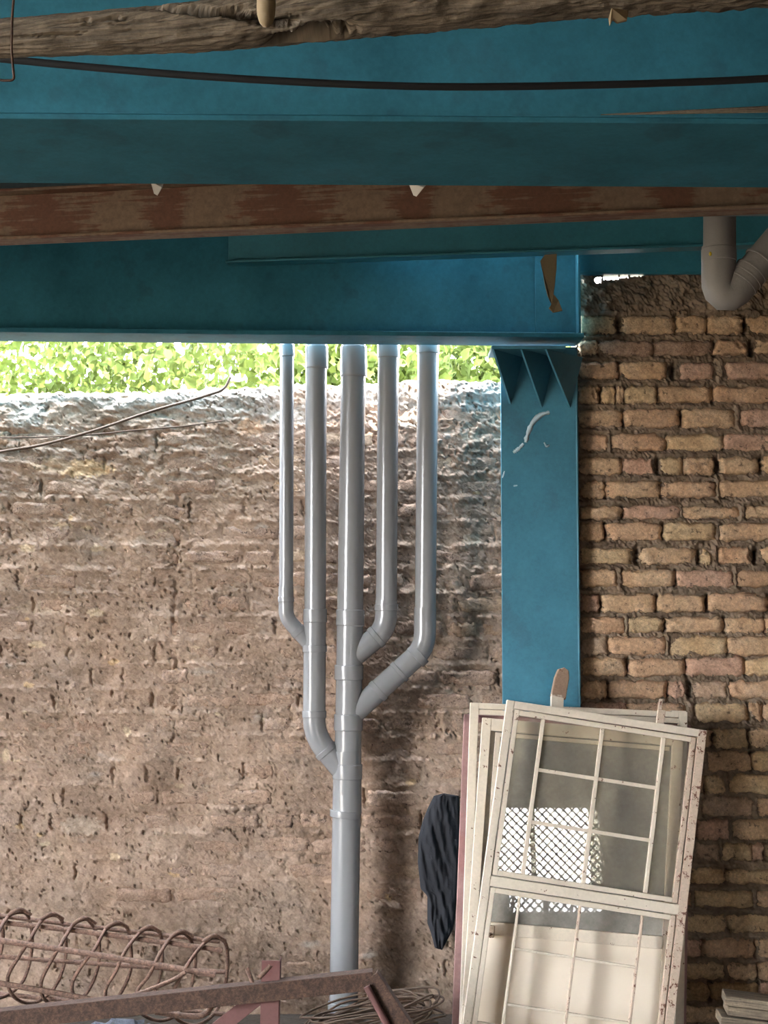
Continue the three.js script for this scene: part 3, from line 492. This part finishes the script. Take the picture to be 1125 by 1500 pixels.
{ // third: door leaf with a glazed top and a sheet metal panel
  const { g, W, H } = leaning('door_leaf', 'cream steel door leaf with a plain sheet panel below dusty glass, behind the front window', [707, 1051, -5.7], [1002, 1076, -5.7], 0.104, 'door leaf');
  const split = H - 0.735;
  for (const [a, b] of [[0, 0.034], [W - 0.042, W]]) part('stile', bar(a, b, 0, H, -0.032, 0), M.cream, g);
  part('rail', bar(0.034, W - 0.042, H - 0.045, H, -0.032, 0), M.cream, g); part('rail', bar(0.034, W - 0.042, split - 0.045, split, -0.032, 0.004), M.cream, g); part('rail', bar(0.034, W - 0.042, 0, 0.04, -0.032, 0), M.cream, g);
  part('inner_bead', merge([bar(0.052, 0.072, split, H - 0.055, -0.028, -0.008), bar(0.052, W - 0.05, H - 0.065, H - 0.05, -0.028, -0.008)]), M.cream, g);
  part('panel', bar(0.034, W - 0.042, 0.04, split - 0.045, -0.02, -0.008), M.sheet, g);
  part('pane', bar(0.034, W - 0.042, split, H - 0.045, -0.02, -0.016, 0), M.dustyGlass, g);
  const lock = merge([bar(0.07, 0.098, split - 0.055, split - 0.01, 0.004, 0.02, 0.006), (() => { const c = new THREE.CylinderGeometry(0.009, 0.009, 0.03, 16); c.rotateX(Math.PI / 2); c.translate(0.084, split - 0.045, 0.02); return boxUV(c); })()]);
  part('latch', lock, M.worn, g, 'small worn latch at the rail');
}
{ // front window
  const { g, W, H } = leaning('window_frame', 'cream steel window with six small panes over an open grid, frontmost and most tilted of the stack', [743, 1025, -5.6], [1036, 1070, -5.6], 0.104);
  const y = (v) => H - v, F = 0.028, U = [0.142, 0.362, 0.588], d = 0.034;
  part('stile', bar(0, F, 0, H, -d, 0), M.cream, g); part('stile', bar(W - F - 0.004, W, 0, H, -d, 0), M.worn, g, 'rust-speckled right stile');
  part('top_rail', bar(F, W - F, y(F), H, -d, 0), M.cream, g); part('middle_rail', bar(F, W - F, y(0.668), y(0.632), -d, 0), M.cream, g); part('bottom_rail', bar(F, W - F, 0, F, -d, 0), M.cream, g);
  const a = F + 0.004, b = W - F - 0.008;
  const sash4 = (nm, top, bottom) => { const f = part(nm, merge([bar(a, a + 0.018, y(bottom), y(top), -0.028, -0.004), bar(a + 0.018, b - 0.018, y(top + 0.018), y(top), -0.028, -0.004), bar(a + 0.018, b - 0.018, y(bottom), y(bottom - 0.018), -0.028, -0.004)]), M.cream, g); part('sash_stile', bar(b - 0.018, b, y(bottom), y(top), -0.028, -0.004), M.worn, f, 'rust-speckled sash stile'); return f; };
  const sash = sash4('upper_sash', 0.032, 0.628), lower = sash4('lower_sash', 0.672, H - F - 0.004);
  const t0 = 0.05, t1 = 0.61, m = 0.0068;
  for (const u of U) part('muntin', bar(u - m, u + m, y(t1), y(t0), -0.03, -0.006), M.cream, sash);
  for (const v of [0.234, 0.423]) part('muntin', bar(U[0] + m, U[2] - m, y(v + m), y(v - m), -0.029, -0.007), M.cream, sash);
  const cols = [[a + 0.018, U[0]], [U[0], U[1]], [U[1], U[2]], [U[2], b - 0.018]], vs = [t0, 0.234, 0.423, t1];
  cols.forEach(([l, r], c) => { if (c === 0 || c === 3) part('pane', bar(l, r, y(t1), y(t0), -0.022, -0.018, 0), M.glass, sash); else for (let k = 0; k < 3; k++) part('pane', bar(l, r, y(vs[k + 1]), y(vs[k]), -0.022, -0.018, 0), M.glass, sash); });
  const k0 = 0.69, k1 = H - F - 0.022, ml = 0.0042;
  for (const u of U) part('muntin', bar(u - ml, u + ml, y(k1), y(k0), -0.03, -0.008), u === U[0] ? M.cream : M.worn, lower);
  for (const v of [0.872, 1.065]) part('muntin', bar(U[0] + ml, U[2] - ml, y(v + ml), y(v - ml), -0.029, -0.009), M.cream, lower);
  part('strap', merge([bar(0.555, 0.583, H - 0.004, H + 0.05, -0.026, -0.006), (() => { const q = bar(0.556, 0.57, H + 0.045, H + 0.09, -0.024, -0.016); return q; })()]), M.worn, g, 'rusty strap standing above the top rail');
}

// ---------------------------------------------------------------- dark cloth hanging on the wall
{
  const Z = -6.12, outline = [[636, 1165], [650, 1162], [672, 1165], [674, 1230], [671, 1300], [664, 1360], [648, 1391], [637, 1389], [631, 1366], [626, 1352], [626, 1312], [616, 1302], [612, 1262], [613, 1226], [620, 1200], [628, 1181]];
  const o = P(645, 1280, Z), pts = outline.map(([x, y]) => P(x, y, Z).sub(o));
  const NXc = 26, NYc = 60, ys = pts.map((q) => q.y), y0 = Math.min(...ys), y1 = Math.max(...ys), pos = [], idx = [], uv = [];
  const span = (yy) => { const xs = []; for (let i = 0; i < pts.length; i++) { const a = pts[i], b = pts[(i + 1) % pts.length]; if ((a.y <= yy && b.y > yy) || (b.y <= yy && a.y > yy)) xs.push(a.x + (b.x - a.x) * (yy - a.y) / (b.y - a.y)); } return [Math.min(...xs), Math.max(...xs)]; };
  for (const side of [1, -1]) for (let j = 0; j <= NYc; j++) { const yy = lerp(y0 + 1e-4, y1 - 1e-4, j / NYc), [l, r] = span(yy); for (let i = 0; i <= NXc; i++) { const s = i / NXc, e = Math.sqrt(Math.max(0, 1 - Math.pow(2 * s - 1, 4))), x = lerp(l, r, s); pos.push(x, yy, side > 0 ? e * (0.02 + 0.012 * n2(x * 22 + yy * 5, yy * 4) + 0.006 * n2(x * 60, yy * 14 + 3)) : -0.004 * e); uv.push(x, yy); } }
  const N = (NXc + 1) * (NYc + 1);
  for (let j = 0; j < NYc; j++) for (let i = 0; i < NXc; i++) { const a = j * (NXc + 1) + i, b = a + NXc + 1; idx.push(a, a + 1, b, a + 1, b + 1, b, N + a, N + b, N + a + 1, N + a + 1, N + b, N + b + 1); }
  const g = new THREE.BufferGeometry(); g.setAttribute('position', new THREE.Float32BufferAttribute(pos, 3)); g.setAttribute('uv', new THREE.Float32BufferAttribute(uv, 2)); g.setIndex(idx); g.computeVertexNormals();
  const c = finish(new THREE.Mesh(g, M.cloth)); c.name = 'hanging_cloth'; c.position.copy(o); scene.add(c); tag(c, 'black cloth hanging on the mud wall left of the leaning frames', 'cloth');
}

// ---------------------------------------------------------------- rebar cage
{
  const o = P(150, 1430, -5.7); o.y = 0;
  const g = thing('rebar_cage', 'rusty reinforcement cage of hoops and long bars lying against the mud wall', 'rebar cage', o);
  const p = (x, y, z) => P(x, y, z).sub(o), rod = (pts, r, n = 30) => sweep(curve(pts, n), r / 400, 10);
  const hoop = [[313, 1373, -5.66], [326, 1379, -5.72], [334, 1404, -5.78], [332, 1440, -5.8], [318, 1478, -5.78], [288, 1500, -5.66], [256, 1490, -5.56], [250, 1462, -5.52], [264, 1434, -5.52], [280, 1407, -5.54], [297, 1381, -5.6]];
  for (let k = 0; k < 9; k++) { const dx = -47.5 * k, dy = -6.4 * k, j = () => rr(-2.5, 2.5), s = hoop.map(([x, y, z]) => p(x + dx + j(), y + dy + j() * 0.6, z)); part('stirrup', sweep([...curve(s, 70, true)], 2.7 / 400, 8), M.rebar, g); const q = hoop[1]; part('hook', rod([p(297 + dx, 1379 + dy, -5.6), p(313 + dx, 1370 + dy, -5.6), p(330 + dx, 1378 + dy, -5.64)], 2.6, 10), M.rebar, g); }
  for (const [a, b, r] of [[[-60, 1344, -5.6], [326, 1392, -5.6], 3.6], [[-60, 1334, -5.74], [322, 1379, -5.74], 3.2], [[-60, 1369, -5.53], [316, 1428, -5.53], 4.2], [[-60, 1430, -5.5], [156, 1468, -5.5], 4], [[-40, 1398, -5.8], [330, 1424, -5.8], 3.4], [[-60, 1450, -5.76], [330, 1486, -5.76], 3.4]]) part('bar', rod([p(...a), p((a[0] + b[0]) / 2, (a[1] + b[1]) / 2 + rr(-2, 2), (a[2] + b[2]) / 2), p(...b)], r, 16), M.rebar, g);
}
{ // a bent loose rod and a thin one under the cage
  const o = P(270, 1485, -5.45); const a = finish(new THREE.Mesh(sub(sweep(curve([P(228, 1482, -5.42), P(262, 1487, -5.42), P(294, 1488, -5.42), P(306, 1480, -5.42), P(312, 1466, -5.42)], 30), 4.2 / 400, 10), o), M.rebar)); a.name = 'bent_rod'; a.position.copy(o); scene.add(a); tag(a, 'pale bent steel rod with an upturned end below the rebar cage', 'rod');
  const o2 = P(200, 1452, -5.5), b = finish(new THREE.Mesh(sub(sweep(curve([P(195, 1458, -5.46), P(228, 1446, -5.47), P(258, 1433, -5.5), P(272, 1424, -5.5)], 20), 3 / 400, 10), o2), M.rebar)); b.name = 'loose_rod'; b.position.copy(o2); scene.add(b); tag(b, 'thin dark loose rod slanting up inside the right end of the rebar cage', 'rod');
}

// ---------------------------------------------------------------- rusty trestle in front
{
  const Z = -5.25, o = P(400, 1480, Z); o.y = 0;
  const g = thing('steel_trestle', 'rusty angle-iron trestle with a long slanting top bar across the lower left', 'trestle', o);
  const k = FOCAL / 5.25, p = (x, y, z = Z) => P(x, y, z).sub(o);
  const strip = (a, b, w, t, m, nm, lb) => { const d = b.clone().sub(a), L = d.length(), q = box(L, w, t, 0, 0, 0, 0.002), r = box(L, t, w, 0, w / 2 - t / 2, -w / 2, 0.002), e = merge([q, r]); e.applyQuaternion(new THREE.Quaternion().setFromUnitVectors(V(1, 0, 0), d.normalize())); e.translate((a.x + b.x) / 2, (a.y + b.y) / 2, (a.z + b.z) / 2); part(nm, e, m, g, lb); };
  strip(p(-120, 1508), p(547, 1437), 26 / k, 0.005, M.rust, 'top_bar');
  strip(p(541, 1432, Z + 0.004), p(620, 1552, Z + 0.02), 27 / k, 0.005, M.rust, 'leg');
  part('rod', sweep([p(537, 1445, Z + 0.02), p(585, 1535, Z + 0.03)], 5 / k, 10), M.redPrimer, g);
  strip(p(397, 1407, Z - 0.03), p(393, 1566, Z - 0.03), 27 / k, 0.005, M.redPrimer, 'leg', 'red primed upright leg');
  strip(p(392, 1450, Z - 0.05), p(300, 1522, Z - 0.05), 22 / k, 0.005, M.redPrimer, 'brace', 'red primed slanting brace');
  part('stub', sweep([p(380, 1432, Z - 0.03), p(396, 1414, Z - 0.03)], 3.4 / k, 8), M.rebar, g); part('stub', sweep([p(362, 1418, Z - 0.04), p(370, 1440, Z - 0.03)], 3.4 / k, 8), M.rebar, g);
  strip(p(-60, 1490, Z - 0.12), p(60, 1478, Z - 0.12), 9 / k, 0.008, M.paleWood, 'batten'); 
}
{ // coil of old wire at the pipe's foot
  const c = V(-0.05, 0.03, -5.72), pts = []; for (let i = 0; i <= 900; i++) { const t = i / 900, a = t * Math.PI * 2 * 15 + 0.4, r = 0.215 + 0.045 * n2(t * 9, 2) - 0.02 * Math.sin(t * 30); pts.push(V(Math.cos(a) * r * 1.05, 0.02 + 0.07 * t + 0.045 * (1 + Math.cos(a)) + 0.035 * n2(t * 40, 7) + 0.03 * Math.max(0, Math.sin(a)), Math.sin(a) * r * 0.85)); }
  const m = finish(new THREE.Mesh(sweep(pts, 0.0042, 6), M.wire)); m.name = 'wire_coil'; m.position.set(c.x, 0, c.z); scene.add(m); tag(m, 'tangled coil of rusty wire on the floor around the foot of the drain stack', 'wire coil');
}
{ // crumpled sack and a lump of plaster under the cage
  const mk = (name, w, h, d, mat, c, amp, label, cat, s) => { const q = new THREE.IcosahedronGeometry(1, 5); const a = q.attributes.position; for (let i = 0; i < a.count; i++) { const x = a.getX(i), y = a.getY(i), z = a.getZ(i), r = 1 + amp * n3(x * 1.6 + s, y * 1.6, z * 1.6) + amp * 0.5 * n3(x * 4 + s, y * 4, z * 4) - amp * 0.5 * Math.abs(n3(x * 3, y * 3 + s, z * 3)); a.setXYZ(i, Math.sign(x) * Math.pow(Math.abs(x), 0.75) * w * r, Math.max(-0.8, Math.sign(y) * Math.pow(Math.abs(y), 0.75)) * h * r, Math.sign(z) * Math.pow(Math.abs(z), 0.75) * d * r); } q.computeVertexNormals(); const m = finish(new THREE.Mesh(q, mat)); m.name = name; m.position.copy(c); scene.add(m); return tag(m, label, cat); };
  const c1 = P(185, 1494, -5.5); c1.y = 0.055; mk('crumpled_sack', 0.125, 0.085, 0.09, M.sack, c1, 0.34, 'crumpled blue-grey sack on the floor under the rebar cage', 'sack', 3);
  const c2 = P(130, 1494, -5.36); c2.y = 0.055; mk('plaster_lump', 0.03, 0.075, 0.03, M.plaster, c2, 0.12, 'small white plaster lump beside the blue-grey sack', 'lump', 9);
}
{ // planks at the lower right
  const Lb = ['pale weathered plank on top of the small pile at the right edge', 'pale weathered plank second from the top of the pile at the right edge', 'pale weathered plank lowest of the pile at the right edge'];
  for (let k = 0; k < 3; k++) { const q = P(1062 + (k === 2 ? -6 : k * 4), 1466 + k * 15, -5.4), L = 0.7, g = box(L, 0.032, 0.12, L / 2, 0, -0.06, 0.004); const m = finish(new THREE.Mesh(g, M.paleWood)); m.name = numbered('plank'); m.position.copy(q); m.rotation.set(0, -0.12 + k * 0.03, -0.1); scene.add(m); tag(m, Lb[k], 'plank', 'planks piled at the right edge'); }
}

// ---------------------------------------------------------------- things near the ceiling
{ // split old log
  const Z = -2.5, k = FOCAL / 2.5, o = P(560, 0, Z), path = [[-1200, 130], [-500, 85], [0, 56], [300, 38], [560, 4], [850, -26], [1125, -58], [1700, -120], [2900, -240]], radp = [26, 27, 27, 36, 47, 52, 66, 70, 72];
  const c = new THREE.CatmullRomCurve3(path.map(([x, y]) => P(x, y, Z).sub(o))), n = 620, pts = c.getPoints(n), rads = pts.map((_, i) => { const t = (i / n) * (path.length - 1), a = Math.floor(t); return lerp(radp[a], radp[Math.min(a + 1, path.length - 1)], t - a) / k; });
  const at = (x, y) => { // where a photo spot lies on the log: along and around
    const q = P(x, y, Z).sub(o); let b = 0, bd = 9; pts.forEach((w, i) => { const d = Math.abs(w.x - q.x); if (d < bd) { bd = d; b = i; } }); return [b / n, clamp((q.y - pts[b].y) / rads[b], -0.98, 0.98)]; };
  const cuts = [[at(238, 20), at(330, 32), 0.17, 0.8], [at(325, 32), at(405, 46), 0.14, 0.8], [at(418, 66), at(490, 50), 0.16, 0.75], [at(60, 62), at(110, 60), 0.08, 0.2], [at(130, 40), at(138, 42), 0.1, 0.25], [at(175, 36), at(184, 40), 0.1, 0.25], [at(150, 48), at(230, 44), 0.05, 0.14], [at(620, 16), at(700, 6), 0.04, 0.12]];
  const geo = sweep(pts, rads, 110, (t, a) => {
    const xx = t * 62, v = Math.sin(a) , up = -v; // B points down or up along the view plane
    let r = 1 + 0.05 * fbm2(xx * 0.5, Math.cos(a) * 2 + v * 2.3, 3) + 0.055 * n3(xx * 0.45, Math.cos(a) * 3.4, v * 3.4) + 0.035 * n3(xx * 0.9, Math.cos(a) * 8, v * 8) + 0.02 * n3(xx * 2.4, Math.cos(a) * 15, v * 15);
    const hgt = vertical(a);
    if (Math.cos(a) > -0.25) for (const [[t0, h0], [t1, h1], w, dp] of cuts) { const s = clamp((t - t0) / (t1 - t0), 0, 1), out = Math.max(0, Math.max(t0 - t, t - t1)) * 90, hh = lerp(h0, h1, s) + 0.04 * n2(t * 260, 2.2), d = (hgt - hh) / (w * (0.5 + 0.7 * Math.sin(3.1 * clamp(s, 0.12, 0.9)))); r -= dp * Math.exp(-Math.pow(d, 4)) * Math.exp(-out * out); }
    return r;
  });
  function vertical(a) { return -1 * Math.sin(a); }
  const m = finish(new THREE.Mesh(geo, M.wood)); m.name = 'timber_log'; m.position.copy(o); scene.add(m); tag(m, 'old grey split log slung under the roof across the top', 'log');
}
{
  const o = P(390, 10, -2.38), pr = [[0.0001, -0.034], [0.006, -0.032], [0.011, -0.026], [0.0145, -0.014], [0.0155, 0], [0.0152, 0.03], [0.0145, 0.2], [0.013, 0.215], [0.0001, 0.22]].map(([x, y]) => new THREE.Vector2(x, y)), g = new THREE.LatheGeometry(pr, 24);
  const m = finish(new THREE.Mesh(boxUV(g), M.peg)); m.name = 'wooden_peg'; m.position.copy(o); scene.add(m); tag(m, 'beige rounded peg hanging in front of the old log', 'peg');
}
{
  const Z = -2.75, pts = [[-1500, -60], [-700, 20], [-250, 62], [0, 86], [150, 100], [300, 112], [500, 123], [640, 127], [800, 126], [960, 122], [1125, 115], [1500, 88], [2600, -30]].map(([x, y]) => P(x, y, Z)), o = P(562, 126, Z);
  const m = finish(new THREE.Mesh(sub(sweep(curve(pts, 160), 5.6 / (FOCAL / 2.75), 14), o), M.cable)); m.name = 'black_cable'; m.position.copy(o); scene.add(m); tag(m, 'thick black cable sagging in front of the blue box girder', 'cable');
}
{
  const Z = -2.4, o = P(18, 60, Z), m = finish(new THREE.Mesh(sub(sweep(fillet([P(20, -170, Z), P(20, 0, Z), P(17.5, 30, Z), P(17, 76, Z), P(21, 118, Z), P(2, 118, Z), P(-14, 114, Z)], 0.008, 5), 1.9 / (FOCAL / 2.4), 10), o), M.rust)); m.name = 'wire_hook'; m.position.copy(o); scene.add(m); tag(m, 'rusty bent wire hook around the old log at the left edge', 'hook');
}
function scrap(name, outline, z, mat, label, cat, thick = 0.004, tilt = 0) { // a torn flat piece with some thickness and a curl
  const o = P(outline.reduce((s, q) => s + q[0], 0) / outline.length, outline.reduce((s, q) => s + q[1], 0) / outline.length, z), sh = new THREE.Shape();
  outline.forEach(([x, y], i) => { const q = P(x, y, z).sub(o); i ? sh.lineTo(q.x, q.y) : sh.moveTo(q.x, q.y); }); sh.closePath();
  const g = new THREE.ExtrudeGeometry(sh, { depth: thick, bevelEnabled: true, bevelSize: 0.001, bevelThickness: 0.001, bevelSegments: 1 }); const a = g.attributes.position;
  for (let i = 0; i < a.count; i++) a.setZ(i, a.getZ(i) + 0.012 * n2(a.getX(i) * 25, a.getY(i) * 18 + tilt)); g.computeVertexNormals();
  const m = finish(new THREE.Mesh(boxUV(g), mat)); m.name = numbered(name); m.position.copy(o); scene.add(m); return tag(m, label, cat);
}
scrap('torn_card', [[800, 371], [815, 370], [815, 392], [812, 420], [810, 432], [818, 440], [823, 456], [810, 458], [804, 452], [808, 446], [802, 434], [798, 418], [796, 400], [792, 382]], -5.66, M.card, 'torn brown strip of card hanging on the deep girder above the column', 'scrap', 0.006);
scrap('paper_scrap', [[222, 268], [239, 266], [237, 275], [230, 285], [226, 283]], -3.9, M.paper, 'left one of two white paper scraps hanging at the red-brown beam', 'scrap', 0.003);
scrap('paper_scrap', [[599, 268], [627, 266], [620, 276], [610, 286], [606, 284]], -3.78, M.paper, 'right one of two white paper scraps hanging at the red-brown beam', 'scrap', 0.003, 3);
scrap('wood_chip', [[895, 17], [920, 15], [917, 30], [905, 32], [897, 28], [893, 37], [892, 28]], -2.44, M.peg, 'small tan wood chip stuck under the log at upper right', 'scrap', 0.006);
{ const q = [P(880, 168, -2.93), P(1125, 160, -2.9), P(1400, 150, -2.87)], o = q[0].clone(), m = finish(new THREE.Mesh(sub(sweep(curve(q, 20), Array.from({ length: 21 }, (_, i) => 0.001 + 0.008 * Math.min(1, i / 14)), 10), o), M.wood)); m.name = 'timber_sliver'; m.position.copy(o); scene.add(m); tag(m, 'thin grey timber sliver along the lower edge of the blue box girder', 'timber'); }

// ---------------------------------------------------------------- strings on the mud wall
for (const [pts, r, label, off] of [[[[-60, 676], [0, 662], [60, 652], [140, 630], [220, 603], [300, 580], [328, 569], [338, 552]], 2.1, 'thicker brown cord rising over the top of the mud wall at left', 0.05], [[[-40, 640], [0, 641], [60, 640], [130, 637], [200, 630], [262, 625], [330, 616]], 1.1, 'thin dark string stretched across the upper mud wall', 0.016]]) {
  const q = pts.map(([x, y]) => P(x, y, ZW + off)), o = q[2].clone(), m = finish(new THREE.Mesh(sub(sweep(curve(q, 60), r / 358, 8), o), M.wire)); m.name = numbered('cord'); m.position.copy(o); scene.add(m); tag(m, label, 'cord');
}

// ---------------------------------------------------------------- greenery beyond the wall
const leafGeos = [0, 1, 2].map((k) => { const w = 0.026 + 0.006 * k, l = 0.075 + 0.008 * k, b = 0.01 + 0.004 * k, g = new THREE.BufferGeometry(); const p = [0, 0, 0, -w, l * 0.4, b, 0, l * 0.45, 0, w, l * 0.4, b, -w * 0.6, l * 0.75, b, w * 0.6, l * 0.75, b, 0, l, -b]; g.setAttribute('position', new THREE.Float32BufferAttribute(p, 3)); g.setAttribute('uv', new THREE.Float32BufferAttribute(p.filter((_, i) => i % 3 < 2), 2)); g.setIndex([0, 2, 1, 0, 3, 2, 1, 2, 4, 2, 3, 5, 4, 2, 6, 2, 5, 6]); g.computeVertexNormals(); return g; });
const leafy = ['leafy green shrub at the left edge behind the mud wall', 'leafy green shrub second from the left behind the mud wall', 'leafy green shrub behind the mud wall just left of the drain pipes', 'leafy green shrub seen between the drain pipes', 'leafy green shrub between the rightmost pipe and the blue column'];
[[-2.05, -8.0, 0.85], [-1.0, -8.15, 0.8], [-0.15, -8.6, 0.55], [0.18, -9.0, 0.42], [0.66, -8.1, 0.5]].forEach(([x, z, r], k) => {
  const g = thing('shrub', leafy[k], 'shrub', V(x, -0.1, z), 'shrubs behind the mud wall'), cy = 2.85;
  const stems = []; for (let i = 0; i < 6; i++) { const a = rr(0, 6.28); stems.push(sweep(curve([V(rr(-0.05, 0.05), 0, rr(-0.05, 0.05)), V(Math.cos(a) * 0.12, 1.2, Math.sin(a) * 0.12), V(Math.cos(a) * r * 0.5, cy, Math.sin(a) * r * 0.5)], 10), Array.from({ length: 11 }, (_, q) => 0.022 - 0.0016 * q), 7)); }
  part('stem', merge(stems), M.bark, g);
  const d = new THREE.Object3D(), spot = (front) => { const a = front ? rr(0.5, 2.64) : rr(0, 6.28), e = rr(-1, 1), q = Math.pow(rand(), front ? 0.12 : 0.35) * r, c = Math.sqrt(1 - e * e); d.position.set(Math.cos(a) * c * q * 1.15, cy + e * q * 1.05, Math.sin(a) * c * q); d.rotation.set(rr(-1.1, 0.8), rr(-1.2, 1.2) + (front ? 0 : rr(-2, 2)), rr(-2.2, 2.2)); d.scale.setScalar(rr(0.6, 1.05)); d.updateMatrix(); };
  const N = Math.round(4200 * r), inst = new THREE.InstancedMesh(leafGeos[k % 3], leafMats[k % 2], N); for (let i = 0; i < N; i++) { spot(false); inst.setMatrixAt(i, d.matrix); }
  inst.name = numbered('foliage'); inst.userData.kind = 'stuff'; finish(inst); g.add(inst);
  for (let i = 0; i < 60; i++) { spot(true); const m = part('leaf', leafGeos[i % 3], leafMats[i % 4], g); m.position.copy(d.position); m.rotation.copy(d.rotation); m.scale.copy(d.scale); }
});

renderer.render(scene, camera);
